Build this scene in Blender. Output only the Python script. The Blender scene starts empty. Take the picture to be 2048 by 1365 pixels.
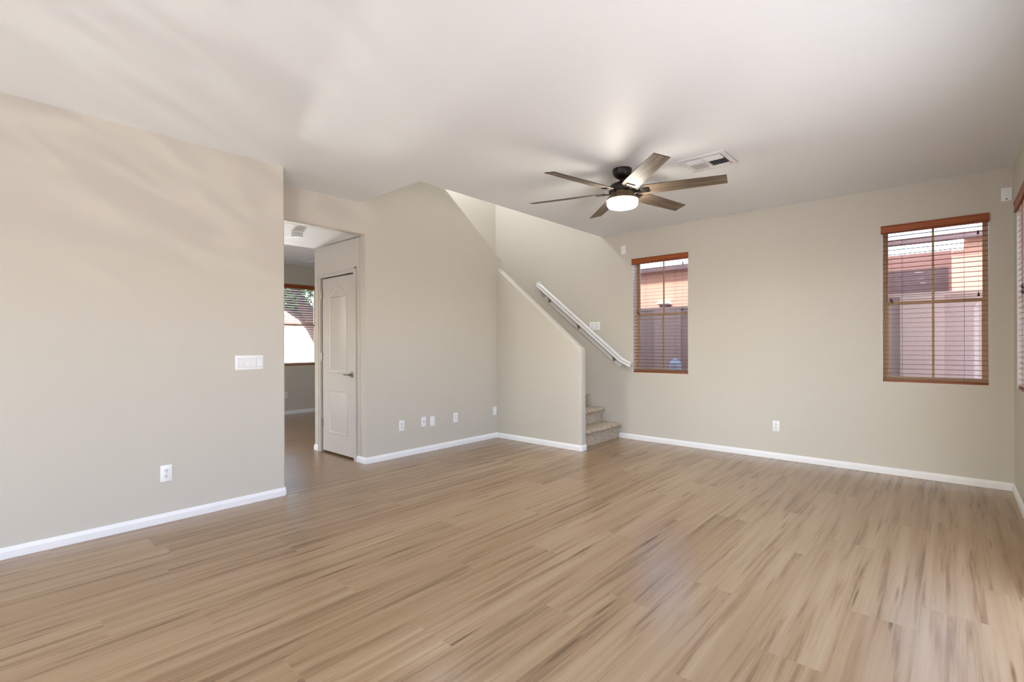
import bpy, bmesh, math, random
from mathutils import Vector, Matrix
random.seed(7)
C = bpy.context.scene.collection
SC = bpy.context.scene
PI = math.pi

# ------------------------------------------------------------------ camera
CAM_H = 1.2464
TH = 0.7275
ROLL = -0.0032
F = Vector((-math.sin(TH), math.cos(TH), 0))
R0 = Vector((math.cos(TH), math.sin(TH), 0))
U0 = Vector((0, 0, 1))
R = R0*math.cos(ROLL) + U0*math.sin(ROLL)
U = U0*math.cos(ROLL) - R0*math.sin(ROLL)
cam_d = bpy.data.cameras.new('camera')
cam = bpy.data.objects.new('camera', cam_d)
C.objects.link(cam)
cam_d.sensor_width = 36
cam_d.sensor_fit = 'HORIZONTAL'
cam_d.lens = 984.0/2048*36
cam_d.shift_y = 8.75/2048
cam_d.clip_start = 0.02
cam.matrix_world = Matrix(((R.x, U.x, -F.x, 0), (R.y, U.y, -F.y, 0), (R.z, U.z, -F.z, CAM_H), (0, 0, 0, 1)))
SC.camera = cam

# ------------------------------------------------------------------ exposure
SC.view_settings.view_transform = 'Standard'
SC.view_settings.look = 'None'
SC.view_settings.gamma = 1
SC.view_settings.exposure = -0.03
SC.view_settings.use_curve_mapping = False

# ------------------------------------------------------------------ world
W = bpy.data.worlds.new('world')
SC.world = W
W.use_nodes = True
nt = W.node_tree
nt.nodes.clear()
sky = nt.nodes.new('ShaderNodeTexSky')
sky.sky_type = 'NISHITA'
sky.sun_disc = False
sky.sun_elevation = math.radians(42)
sky.sun_rotation = math.radians(200)
sky.air_density = 1.0
sky.dust_density = 2.0
bg = nt.nodes.new('ShaderNodeBackground')
bg.inputs[1].default_value = 1.6
wout = nt.nodes.new('ShaderNodeOutputWorld')
nt.links.new(sky.outputs[0], bg.inputs[0])
nt.links.new(bg.outputs[0], wout.inputs[0])

# ------------------------------------------------------------------ sun and lamps added for daylight, bounce and fill
def light(name, kind, loc, target=None, direction=None, energy=10, color=(1, 1, 1), **kw):
    d = bpy.data.lights.new(name, kind)
    d.energy = energy
    d.color = color
    for k, v in kw.items():
        setattr(d, k, v)
    o = bpy.data.objects.new(name, d)
    C.objects.link(o)
    o.location = loc
    dr = Vector(direction) if direction else Vector(target)-Vector(loc)
    o.rotation_euler = dr.to_track_quat('-Z', 'Y').to_euler()
    return o

light('sun', 'SUN', (0, -10, 12), direction=(0.12, 1.0, -1.5), energy=9, color=(1.0, 0.95, 0.90), angle=math.radians(0.6))
# added area lights for daylight at assumed openings beside and behind the camera
light('assumed_patio_daylight', 'AREA', (0.41, 2.1, 1.05), direction=(-1, 0, 0), energy=20, color=(0.77, 0.885, 1.0), shape='RECTANGLE', size=2.65, size_y=2.05)
light('assumed_garden_daylight', 'AREA', (0.41, -2.0, 1.05), direction=(-1, 0, 0), energy=46, color=(0.77, 0.885, 1.0), shape='RECTANGLE', size=2.55, size_y=2.05)
light('assumed_back_daylight', 'AREA', (-3.27, -4.21, 1.05), direction=(0, 1, 0), energy=32, color=(0.77, 0.885, 1.0), shape='RECTANGLE', size=1.5, size_y=2.05)
# added streaked spot through an assumed garden door, imitating rippled sunlight on the ceiling
streak_spot = light('ceiling_streak_spot', 'SPOT', (3.0, -3.5, -0.05), target=(-3.15, 0.75, 2.74), energy=430, color=(1.0, 0.95, 0.88), spot_size=math.radians(24), spot_blend=1.0, shadow_soft_size=0.03)
streak_spot.data.use_nodes = True
pn = streak_spot.data.node_tree
pe = pn.nodes['Emission']
pc = pn.nodes.new('ShaderNodeTexCoord')
ps = pn.nodes.new('ShaderNodeSeparateXYZ')
pn.links.new(pc.outputs['Normal'], ps.inputs[0])
def pmath(op, a, b):
    n = pn.nodes.new('ShaderNodeMath')
    n.operation = op
    for i, v in enumerate((a, b)):
        if isinstance(v, (int, float)): n.inputs[i].default_value = v
        else: pn.links.new(v, n.inputs[i])
    return n.outputs[0]
px_ = pmath('DIVIDE', ps.outputs[0], ps.outputs[2])
py_ = pmath('DIVIDE', ps.outputs[1], ps.outputs[2])
# run the light streaks along (-0.5, 0.87) on the ceiling
pq = streak_spot.rotation_euler.to_quaternion()
prip = Vector((-0.5, 0.87, 0))
pa, pb = prip.dot(pq @ Vector((1, 0, 0))), prip.dot(pq @ Vector((0, 1, 0)))
pl_ = math.hypot(pa, pb)
pa, pb = pa/pl_, pb/pl_
palong = pmath('ADD', pmath('MULTIPLY', px_, pa), pmath('MULTIPLY', py_, pb))
pacross = pmath('SUBTRACT', pmath('MULTIPLY', py_, pa), pmath('MULTIPLY', px_, pb))
pcb = pn.nodes.new('ShaderNodeCombineXYZ')
pn.links.new(pmath('MULTIPLY', palong, 7.0), pcb.inputs[0])
pn.links.new(pmath('MULTIPLY', pacross, 52.0), pcb.inputs[1])
pnz = pn.nodes.new('ShaderNodeTexNoise')
pnz.inputs['Scale'].default_value = 1.0
pnz.inputs['Detail'].default_value = 2
pnz.inputs['Distortion'].default_value = 0.5
pn.links.new(pcb.outputs[0], pnz.inputs['Vector'])
ridge = pmath('ABSOLUTE', pmath('SUBTRACT', pnz.outputs['Fac'], 0.5), 0.0)
ridge = pmath('SUBTRACT', 1.0, pmath('MULTIPLY', ridge, 9.0))
ridge = pmath('MAXIMUM', ridge, 0.0)
ridge = pmath('POWER', ridge, 2.0)
pn.links.new(pmath('ADD', pmath('MULTIPLY', ridge, 1.6), 0.15), pe.inputs['Strength'])
# added area lights at unseen entry-wall holes, brightening hall and far room
light('hall_fill', 'AREA', (-5.3, -0.61, 1.6), direction=(0, 1, 0), energy=1.5, color=(0.74, 0.88, 1.0), shape='RECTANGLE', size=0.4, size_y=0.5)
light('far_room_fill', 'AREA', (-7.4, -0.61, 1.5), direction=(0, 1, 0), energy=17, color=(0.78, 0.885, 1.0), shape='RECTANGLE', size=1.5, size_y=1.3)
# added point light without a fixture, brightens the stairwell walls
light('stairwell_fill', 'POINT', (-5.12, 4.55, 4.45), direction=(0, 0, -1), energy=82, color=(0.95, 0.96, 1.0), shadow_soft_size=0.12)
# added spot for assumed driveway bounce through the far window, brightening the hall ceiling
light('hall_ceiling_fill', 'SPOT', (-13.0, 4.25, 0.1), target=(-5.3, 2.3, 2.30), energy=3500, color=(1.0, 0.97, 0.92), spot_size=math.radians(14), spot_blend=0.6, shadow_soft_size=0.55)

# ------------------------------------------------------------------ node helpers
def lin(*rgb):
    r = []
    for c in rgb:
        c = c/255.0
        r.append(c/12.92 if c <= 0.04045 else ((c+0.055)/1.055)**2.4)
    return tuple(r)+(1.0,)

def newmat(name):
    m = bpy.data.materials.new(name)
    m.use_nodes = True
    t = m.node_tree
    b = t.nodes['Principled BSDF']
    return m, t, b

def plain(name, col, rough=0.5, metal=0.0, bump=0.0, bscale=60, vary=0.0, emit=None, estr=0, spec=0.5):
    m, t, b = newmat(name)
    b.inputs['Base Color'].default_value = col
    b.inputs['Roughness'].default_value = rough
    b.inputs['Metallic'].default_value = metal
    b.inputs['Specular IOR Level'].default_value = spec
    tc = t.nodes.new('ShaderNodeTexCoord')
    n = t.nodes.new('ShaderNodeTexNoise')
    n.inputs['Scale'].default_value = bscale
    n.inputs['Detail'].default_value = 4
    t.links.new(tc.outputs['Object'], n.inputs['Vector'])
    if vary:
        mx = t.nodes.new('ShaderNodeMix')
        mx.data_type = 'RGBA'
        mx.inputs[6].default_value = tuple(c*(1-vary) for c in col[:3])+(1,)
        mx.inputs[7].default_value = tuple(min(1, c*(1+vary)) for c in col[:3])+(1,)
        t.links.new(n.outputs['Fac'], mx.inputs[0])
        t.links.new(mx.outputs[2], b.inputs['Base Color'])
    if bump:
        bp = t.nodes.new('ShaderNodeBump')
        bp.inputs['Strength'].default_value = bump
        bp.inputs['Distance'].default_value = 0.002
        t.links.new(n.outputs['Fac'], bp.inputs['Height'])
        t.links.new(bp.outputs[0], b.inputs['Normal'])
    if emit:
        b.inputs['Emission Color'].default_value = emit
        b.inputs['Emission Strength'].default_value = estr
    return m

def paint(name, col, strength=0.35):
    """painted drywall with a light knock-down texture"""
    m, t, b = newmat(name)
    b.inputs['Base Color'].default_value = col
    b.inputs['Roughness'].default_value = 0.55
    b.inputs['Specular IOR Level'].default_value = 0.35
    g = t.nodes.new('ShaderNodeNewGeometry')
    n = t.nodes.new('ShaderNodeTexNoise')
    n.inputs['Scale'].default_value = 16
    n.inputs['Detail'].default_value = 3
    n.inputs['Distortion'].default_value = 0.6
    t.links.new(g.outputs['Position'], n.inputs['Vector'])
    r = t.nodes.new('ShaderNodeMapRange')
    r.inputs[1].default_value = 0.46
    r.inputs[2].default_value = 0.58
    t.links.new(n.outputs['Fac'], r.inputs[0])
    n2 = t.nodes.new('ShaderNodeTexNoise')
    n2.inputs['Scale'].default_value = 90
    t.links.new(g.outputs['Position'], n2.inputs['Vector'])
    ad = t.nodes.new('ShaderNodeMath')
    ad.operation = 'MULTIPLY_ADD'
    ad.inputs[1].default_value = 0.25
    t.links.new(n2.outputs['Fac'], ad.inputs[0])
    t.links.new(r.outputs[0], ad.inputs[2])
    bp = t.nodes.new('ShaderNodeBump')
    bp.inputs['Strength'].default_value = strength
    bp.inputs['Distance'].default_value = 0.0012
    t.links.new(ad.outputs[0], bp.inputs['Height'])
    t.links.new(bp.outputs[0], b.inputs['Normal'])
    return m

def wood(name, dark, light_, axis='X', scale=1.0, rough=0.4):
    m, t, b = newmat(name)
    tc = t.nodes.new('ShaderNodeTexCoord')
    mp = t.nodes.new('ShaderNodeMapping')
    s = {'X': (3, 60, 60), 'Y': (60, 3, 60), 'Z': (60, 60, 3)}[axis]
    mp.inputs['Scale'].default_value = tuple(v*scale for v in s)
    n = t.nodes.new('ShaderNodeTexNoise')
    n.inputs['Scale'].default_value = 1
    n.inputs['Detail'].default_value = 5
    n.inputs['Distortion'].default_value = 0.8
    cr = t.nodes.new('ShaderNodeValToRGB')
    cr.color_ramp.elements[0].position = 0.32
    cr.color_ramp.elements[1].position = 0.68
    cr.color_ramp.elements[0].color = dark
    cr.color_ramp.elements[1].color = light_
    t.links.new(tc.outputs['Object'], mp.inputs[0])
    t.links.new(mp.outputs[0], n.inputs['Vector'])
    t.links.new(n.outputs['Fac'], cr.inputs[0])
    t.links.new(cr.outputs[0], b.inputs['Base Color'])
    b.inputs['Roughness'].default_value = rough
    return m

def N(t, kind, **kw):
    n = t.nodes.new(kind)
    for k, v in kw.items():
        setattr(n, k, v)
    return n

def math_(t, op, a, b=None, c=None):
    n = t.nodes.new('ShaderNodeMath')
    n.operation = op
    for i, v in enumerate((a, b, c)):
        if v is None:
            continue
        if isinstance(v, (int, float)):
            n.inputs[i].default_value = v
        else:
            t.links.new(v, n.inputs[i])
    return n.outputs[0]

def floor_material():
    m, t, b = newmat('vinyl_oak_planks')
    uv = N(t, 'ShaderNodeUVMap', uv_map='plank_uv')
    at = N(t, 'ShaderNodeAttribute', attribute_name='plank_rnd')
    sp = N(t, 'ShaderNodeSeparateXYZ')
    t.links.new(uv.outputs[0], sp.inputs[0])
    sr = N(t, 'ShaderNodeSeparateColor')
    t.links.new(at.outputs['Color'], sr.inputs[0])
    u, v = sp.outputs[0], sp.outputs[1]        # metres across and along the plank
    r1, r2, r3 = sr.outputs[0], sr.outputs[1], sr.outputs[2]
    def coords(su, sv):
        cb = N(t, 'ShaderNodeCombineXYZ')
        t.links.new(math_(t, 'MULTIPLY_ADD', u, su, math_(t, 'MULTIPLY', r1, 37.0)), cb.inputs[0])
        t.links.new(math_(t, 'MULTIPLY_ADD', v, sv, math_(t, 'MULTIPLY', r2, 53.0)), cb.inputs[1])
        t.links.new(math_(t, 'MULTIPLY', r3, 11.0), cb.inputs[2])
        return cb.outputs[0]
    def noise(vec, detail=3, rough=0.5, dist=0.0):
        n = N(t, 'ShaderNodeTexNoise')
        n.inputs['Scale'].default_value = 1
        n.inputs['Detail'].default_value = detail
        n.inputs['Roughness'].default_value = rough
        n.inputs['Distortion'].default_value = dist
        t.links.new(vec, n.inputs['Vector'])
        return n.outputs['Fac']
    broad = noise(coords(4.2, 0.75), 1, 0.5, 0.3)
    cloud = noise(coords(6.5, 1.7), 4, 0.52, 0.35)
    dk = N(t, 'ShaderNodeMapRange', interpolation_type='SMOOTHSTEP')
    dk.inputs[1].default_value = 0.48
    dk.inputs[2].default_value = 0.72
    t.links.new(cloud, dk.inputs[0])
    dark = dk.outputs[0]
    streak = noise(coords(22, 1.6), 3, 0.5, 0.3)
    fine = noise(coords(200, 14), 3, 0.6)
    # cathedral figure: contour lines of a slow, stretched field
    field = noise(coords(7, 1.1), 2, 0.4, 0.3)
    rings = math_(t, 'SINE', math_(t, 'MULTIPLY', field, 120.0))
    rings = math_(t, 'POWER', math_(t, 'MULTIPLY_ADD', rings, 0.5, 0.5), 2.0)
    mask = N(t, 'ShaderNodeMapRange')
    mask.inputs[1].default_value = 0.50
    mask.inputs[2].default_value = 0.66
    t.links.new(noise(coords(5, 1.3), 1), mask.inputs[0])
    rings = math_(t, 'MULTIPLY', rings, mask.outputs[0])
    # knots
    vo = N(t, 'ShaderNodeTexVoronoi')
    vo.inputs['Scale'].default_value = 1
    vo.inputs['Randomness'].default_value = 1
    t.links.new(coords(6.0, 2.6), vo.inputs['Vector'])
    wob = noise(coords(60, 40), 3, 0.6)
    kd = math_(t, 'MULTIPLY_ADD', wob, 0.10, vo.outputs['Distance'])
    kn = N(t, 'ShaderNodeMapRange')
    kn.inputs[1].default_value = 0.32
    kn.inputs[2].default_value = 0.08
    t.links.new(kd, kn.inputs[0])
    sc = N(t, 'ShaderNodeSeparateColor')
    t.links.new(vo.outputs['Color'], sc.inputs[0])
    pick = math_(t, 'GREATER_THAN', sc.outputs[0], 0.84)
    knot = math_(t, 'MULTIPLY', kn.outputs[0], pick)
    tone = math_(t, 'MULTIPLY_ADD', broad, 0.34, 0.36)
    tone = math_(t, 'MULTIPLY_ADD', streak, 0.16, tone)
    tone = math_(t, 'MULTIPLY_ADD', fine, 0.10, tone)
    tone = math_(t, 'MULTIPLY_ADD', r3, 0.11, tone)
    tone = math_(t, 'MULTIPLY_ADD', dark, -0.18, tone)
    tone = math_(t, 'MULTIPLY_ADD', rings, -0.08, tone)
    tone = math_(t, 'MULTIPLY_ADD', knot, -0.34, tone)
    cr = N(t, 'ShaderNodeValToRGB')
    e = cr.color_ramp.elements
    e[0].position = 0.42
    e[0].color = FLOOR_DARK
    e[1].position = 0.84
    e[1].color = FLOOR_LIGHT
    x = e.new(0.65)
    x.color = FLOOR_MID
    t.links.new(tone, cr.inputs[0])
    # joints between planks, from the distance to the plank's own edges
    ed = N(t, 'ShaderNodeUVMap', uv_map='edge_uv')
    se = N(t, 'ShaderNodeSeparateXYZ')
    t.links.new(ed.outputs[0], se.inputs[0])
    du = math_(t, 'MULTIPLY', math_(t, 'SUBTRACT', 0.5, math_(t, 'ABSOLUTE', math_(t, 'SUBTRACT', se.outputs[0], 0.5))), 0.236)
    dv = math_(t, 'MULTIPLY', math_(t, 'SUBTRACT', 0.5, math_(t, 'ABSOLUTE', math_(t, 'SUBTRACT', se.outputs[1], 0.5))), 1.524)
    dm = math_(t, 'MINIMUM', du, dv)
    g = N(t, 'ShaderNodeMapRange')
    g.inputs[1].default_value = 0.0004
    g.inputs[2].default_value = 0.0016
    g.inputs[3].default_value = 0.62
    g.inputs[4].default_value = 0.6
    t.links.new(dm, g.inputs[0])
    mul = N(t, 'ShaderNodeMix', data_type='RGBA', blend_type='MULTIPLY')
    mul.inputs[0].default_value = 1
    t.links.new(cr.outputs[0], mul.inputs[6])
    t.links.new(g.outputs[0], mul.inputs[7])
    t.links.new(mul.outputs[2], b.inputs['Base Color'])
    ro = math_(t, 'MULTIPLY_ADD', fine, 0.10, 0.17)
    t.links.new(ro, b.inputs['Roughness'])
    b.inputs['Specular IOR Level'].default_value = 0.5
    bp = N(t, 'ShaderNodeBump')
    bp.inputs['Strength'].default_value = 0.22
    bp.inputs['Distance'].default_value = 0.0006
    h = math_(t, 'MULTIPLY_ADD', fine, 0.8, math_(t, 'MULTIPLY_ADD', rings, 0.4, math_(t, 'MULTIPLY', g.outputs[0], 1.5)))
    t.links.new(h, bp.inputs['Height'])
    t.links.new(bp.outputs[0], b.inputs['Normal'])
    return m

def glass_material():
    m, t, b = newmat('window_glass')
    t.nodes.remove(b)
    o = t.nodes['Material Output']
    tr = N(t, 'ShaderNodeBsdfTransparent')
    tr.inputs[0].default_value = (0.96, 0.97, 0.97, 1)
    gl = N(t, 'ShaderNodeBsdfGlossy')
    gl.inputs['Roughness'].default_value = 0.0
    fr = N(t, 'ShaderNodeFresnel')
    fr.inputs[0].default_value = 1.5
    mx = N(t, 'ShaderNodeMixShader')
    t.links.new(fr.outputs[0], mx.inputs[0])
    t.links.new(tr.outputs[0], mx.inputs[1])
    t.links.new(gl.outputs[0], mx.inputs[2])
    t.links.new(mx.outputs[0], o.inputs[0])
    return m

def carpet_material():
    m, t, b = newmat('carpet')
    tc = N(t, 'ShaderNodeNewGeometry')
    n = N(t, 'ShaderNodeTexNoise')
    n.inputs['Scale'].default_value = 42
    n.inputs['Detail'].default_value = 4
    n.inputs['Roughness'].default_value = 0.7
    t.links.new(tc.outputs['Position'], n.inputs['Vector'])
    cr = N(t, 'ShaderNodeValToRGB')
    cr.color_ramp.elements[0].position = 0.34
    cr.color_ramp.elements[1].position = 0.66
    cr.color_ramp.elements[0].color = lin(152, 134, 114)
    cr.color_ramp.elements[1].color = lin(222, 209, 192)
    t.links.new(n.outputs['Fac'], cr.inputs[0])
    t.links.new(cr.outputs[0], b.inputs['Base Color'])
    b.inputs['Roughness'].default_value = 1
    b.inputs['Specular IOR Level'].default_value = 0.1
    bp = N(t, 'ShaderNodeBump')
    bp.inputs['Strength'].default_value = 0.9
    bp.inputs['Distance'].default_value = 0.006
    n2 = N(t, 'ShaderNodeTexNoise')
    n2.inputs['Scale'].default_value = 130
    t.links.new(tc.outputs['Position'], n2.inputs['Vector'])
    t.links.new(n2.outputs['Fac'], bp.inputs['Height'])
    t.links.new(bp.outputs[0], b.inputs['Normal'])
    return m

def stucco(name, col, scale=25):
    m, t, b = newmat(name)
    g = N(t, 'ShaderNodeNewGeometry')
    n = N(t, 'ShaderNodeTexNoise')
    n.inputs['Scale'].default_value = scale
    n.inputs['Detail'].default_value = 5
    t.links.new(g.outputs['Position'], n.inputs['Vector'])
    mx = N(t, 'ShaderNodeMix', data_type='RGBA')
    mx.inputs[6].default_value = tuple(c*0.88 for c in col[:3])+(1,)
    mx.inputs[7].default_value = tuple(min(1, c*1.1) for c in col[:3])+(1,)
    t.links.new(n.outputs['Fac'], mx.inputs[0])
    t.links.new(mx.outputs[2], b.inputs['Base Color'])
    b.inputs['Roughness'].default_value = 0.95
    bp = N(t, 'ShaderNodeBump')
    bp.inputs['Strength'].default_value = 0.5
    bp.inputs['Distance'].default_value = 0.004
    t.links.new(n.outputs['Fac'], bp.inputs['Height'])
    t.links.new(bp.outputs[0], b.inputs['Normal'])
    return m

FLOOR_DARK = lin(136, 106, 76)
FLOOR_MID = lin(191, 155, 115)
FLOOR_LIGHT = lin(218, 186, 146)

M = {}
M['wall'] = paint('greige_wall_paint', lin(207, 202, 191), 0.14)
M['ceil'] = paint('white_ceiling_paint', lin(240, 244, 247), 0.16)
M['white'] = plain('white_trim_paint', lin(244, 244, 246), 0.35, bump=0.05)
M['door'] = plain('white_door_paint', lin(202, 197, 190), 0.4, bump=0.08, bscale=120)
M['plastic'] = plain('white_plastic', lin(244, 245, 247), 0.3)
M['plastic2'] = plain('white_plastic_rocker', lin(236, 237, 240), 0.3)
M['slot'] = plain('dark_slots', lin(60, 58, 56), 0.5)
M['vinyl'] = plain('tan_window_vinyl', lin(205, 172, 132), 0.5, vary=0.05)
M['valance'] = wood('valance_wood', lin(126, 58, 20), lin(170, 90, 40), 'X')
M['valance_y'] = wood('valance_wood_side', lin(126, 58, 20), lin(170, 90, 40), 'Y')
M['slat'] = plain('slat_wood', lin(150, 84, 56), 0.42, vary=0.06)
M['slat_sunlit'] = plain('slat_wood_sunlit', lin(226, 196, 182), 0.25, vary=0.05, spec=0.8)  # glossy brown slats with the outside light put into a pale colour
M['slat_far'] = plain('slat_wood_daylit', lin(176, 166, 176), 0.35, vary=0.05)  # wood slats paled in colour to look lit by the window
M['cord'] = plain('blind_cord', lin(120, 74, 62), 0.8)
M['tassel'] = plain('tassel_wood', lin(70, 30, 24), 0.4)
M['bronze'] = plain('dark_bronze', lin(34, 27, 24), 0.35, 0.2)
M['kit'] = plain('lamplit_bronze_fitter', lin(112, 100, 74), 0.45, 0.3)  # olive tone is bronze with the lamp's glow put into the colour
M['blade'] = wood('blade_weathered_oak', lin(84, 71, 58), lin(134, 117, 98), 'X', 0.6, 0.6)
M['blade_edge'] = plain('blade_edge', lin(44, 34, 28), 0.6)
M['shade'] = plain('frosted_glass_lit', lin(255, 250, 240), 0.4, emit=(1.0, 0.92, 0.80, 1), estr=92)
M['frost'] = plain('frosted_glass', lin(215, 222, 222), 0.25)
M['metal'] = plain('satin_nickel', lin(170, 165, 160), 0.3, 0.9)
M['black'] = plain('dark_duct', lin(30, 28, 26), 0.8)
M['glass'] = glass_material()
M['carpet'] = carpet_material()
M['floor'] = floor_material()
M['block'] = stucco('block_fence', lin(168, 142, 132), 60)
M['block_col'] = stucco('block_fence_pilaster', lin(184, 154, 140), 60)
M['peach'] = stucco('peach_stucco', lin(204, 152, 130), 30)
M['shadedwall'] = stucco('shaded_stucco', lin(124, 90, 84), 30)  # darker stucco, the shade of the recess put into its colour
M['fascia'] = wood('fascia_board', lin(84, 64, 67), lin(102, 81, 81), 'X')
M['gravel'] = stucco('gravel', lin(205, 194, 182), 14)
M['concrete'] = stucco('pale_concrete', lin(236, 232, 224), 20)
M['whitewall'] = stucco('white_stucco', lin(196, 204, 212), 20)
M['bark'] = stucco('tree_bark', lin(74, 58, 56), 30)
M['leaf'] = plain('leaves', lin(66, 92, 48), 0.7, vary=0.35, bscale=3)
M['tank'] = plain('pale_blue_tank', lin(160, 170, 178), 0.4)
M['roof'] = stucco('roof_tile', lin(160, 110, 90), 10)

# ------------------------------------------------------------------ mesh helpers
class MB:
    def __init__(s):
        s.v = []
        s.f = []
    def quad(s, *p):
        i = len(s.v)
        s.v += [tuple(q) for q in p]
        s.f.append(tuple(range(i, i+len(p))))
    def box(s, x0, x1, y0, y1, z0, z1):
        i = len(s.v)
        s.v += [(x0, y0, z0), (x1, y0, z0), (x1, y1, z0), (x0, y1, z0), (x0, y0, z1), (x1, y0, z1), (x1, y1, z1), (x0, y1, z1)]
        s.f += [tuple(i+k for k in q) for q in ((0, 3, 2, 1), (4, 5, 6, 7), (0, 1, 5, 4), (1, 2, 6, 5), (2, 3, 7, 6), (3, 0, 4, 7))]
        return s
    def prism(s, pts, axis, a, b):
        """outline pts (2D) extruded along axis from a to b"""
        i = len(s.v)
        n = len(pts)
        def P(p, c):
            return {'x': (c, p[0], p[1]), 'y': (p[0], c, p[1]), 'z': (p[0], p[1], c)}[axis]
        s.v += [P(p, a) for p in pts] + [P(p, b) for p in pts]
        s.f.append(tuple(range(i, i+n)))
        s.f.append(tuple(range(i+2*n-1, i+n-1, -1)))
        for k in range(n):
            s.f.append((i+k, i+n+k, i+n+(k+1) % n, i+(k+1) % n))
        return s
    def lathe(s, prof, cx, cy, n=40, caps=True):
        i = len(s.v)
        for (r, z) in prof:
            for k in range(n):
                a = 2*PI*k/n
                s.v.append((cx+r*math.cos(a), cy+r*math.sin(a), z))
        for j in range(len(prof)-1):
            for k in range(n):
                a, b2 = i+j*n+k, i+j*n+(k+1) % n
                s.f.append((a, b2, b2+n, a+n))
        if caps:
            s.f.append(tuple(i+k for k in range(n))[::-1])
            s.f.append(tuple(i+(len(prof)-1)*n+k for k in range(n)))
        return s
    def tube(s, p, q, r, n=8, r2=None):
        p, q = Vector(p), Vector(q)
        d = (q-p).normalized()
        a = d.orthogonal().normalized()
        b = d.cross(a)
        i = len(s.v)
        for c, rr in ((p, r), (q, r if r2 is None else r2)):
            for k in range(n):
                t = 2*PI*k/n
                s.v.append(tuple(c+a*rr*math.cos(t)+b*rr*math.sin(t)))
        for k in range(n):
            s.f.append((i+k, i+(k+1) % n, i+n+(k+1) % n, i+n+k))
        s.f.append(tuple(i+k for k in range(n))[::-1])
        s.f.append(tuple(i+n+k for k in range(n)))
        return s
    def sweep(s, path, section):
        """section: list of (a,b) offsets; path: list of (point, A, B) frames"""
        i = len(s.v)
        n = len(section)
        for p, A, B in path:
            for a, b in section:
                s.v.append(tuple(Vector(p)+Vector(A)*a+Vector(B)*b))
        for j in range(len(path)-1):
            for k in range(n):
                a, b = i+j*n+k, i+j*n+(k+1) % n
                s.f.append((a, b, b+n, a+n))
        s.f.append(tuple(i+k for k in range(n))[::-1])
        s.f.append(tuple(i+(len(path)-1)*n+k for k in range(n)))
        return s
    def build(s, name, mat, parent=None, bevel=0, seg=2, smooth=False, angle=40, loc=None, sub=0):
        off = Vector((0, 0, 0))
        if parent is not None:
            off = world_loc(parent)
        elif loc is not None:
            off = Vector(loc)
        me = bpy.data.meshes.new(name)
        me.from_pydata([tuple(Vector(v)-off) for v in s.v], [], s.f)
        bm = bmesh.new()
        bm.from_mesh(me)
        bmesh.ops.remove_doubles(bm, verts=bm.verts, dist=1e-6)
        bmesh.ops.recalc_face_normals(bm, faces=bm.faces)
        if bevel:
            es = [e for e in bm.edges if len(e.link_faces) == 2 and e.calc_face_angle(0) > math.radians(30)]
            bmesh.ops.bevel(bm, geom=es, offset=bevel, segments=seg, affect='EDGES', profile=0.5, clamp_overlap=True)
        bm.to_mesh(me)
        bm.free()
        me.materials.append(mat)
        if smooth or bevel:
            for p in me.polygons:
                p.use_smooth = True
            try:
                me.set_sharp_from_angle(angle=math.radians(angle))
            except Exception:
                pass
        o = bpy.data.objects.new(name, me)
        C.objects.link(o)
        if parent is not None:
            o.parent = parent
        elif loc is not None:
            o.location = loc
        return o

def world_loc(o):
    l = Vector(o.location)
    while o.parent:
        o = o.parent
        l += Vector(o.location)
    return l

def thing(name, label, cat, loc=(0, 0, 0), group=None):
    o = bpy.data.objects.new(name, None)
    C.objects.link(o)
    o.location = loc
    o.empty_display_size = 0.05
    o['label'] = label
    o['category'] = cat
    if group:
        o['group'] = group
    return o

def tag(o, label, cat, group=None):
    o['label'] = label
    o['category'] = cat
    if group:
        o['group'] = group
    return o

def struct(o, label=None, cat=None):
    o['kind'] = 'structure'
    if label:
        o['label'] = label
    if cat:
        o['category'] = cat
    return o

def sempty(name, loc, label, cat):
    o = thing(name, label, cat, loc)
    o['kind'] = 'structure'
    return o

def panel_with_holes(axis, c0, c1, us, zs, holes):
    """slab perpendicular to axis between c0 and c1; us, zs extents; holes [(u0,u1,z0,z1)]; returns MB without inner faces"""
    mb = MB()
    ug = sorted(set([us[0], us[1]]+[h[0] for h in holes]+[h[1] for h in holes]))
    zg = sorted(set([zs[0], zs[1]]+[h[2] for h in holes]+[h[3] for h in holes]))
    def solid(i, j):
        if i < 0 or j < 0 or i >= len(ug)-1 or j >= len(zg)-1:
            return False
        um, zm = (ug[i]+ug[i+1])/2, (zg[j]+zg[j+1])/2
        return not any(h[0] < um < h[1] and h[2] < zm < h[3] for h in holes)
    def P(c, u, z):
        return {'x': (c, u, z), 'y': (u, c, z), 'z': (u, z, c)}[axis]
    for i in range(len(ug)-1):
        for j in range(len(zg)-1):
            if not solid(i, j):
                continue
            a, b, c, d = ug[i], ug[i+1], zg[j], zg[j+1]
            for cc in (c0, c1):
                mb.quad(P(cc, a, c), P(cc, b, c), P(cc, b, d), P(cc, a, d))
            if not solid(i-1, j): mb.quad(P(c0, a, c), P(c1, a, c), P(c1, a, d), P(c0, a, d))
            if not solid(i+1, j): mb.quad(P(c0, b, c), P(c1, b, c), P(c1, b, d), P(c0, b, d))
            if not solid(i, j-1): mb.quad(P(c0, a, c), P(c1, a, c), P(c1, b, c), P(c0, b, c))
            if not solid(i, j+1): mb.quad(P(c0, a, d), P(c1, a, d), P(c1, b, d), P(c0, b, d))
    return mb

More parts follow.
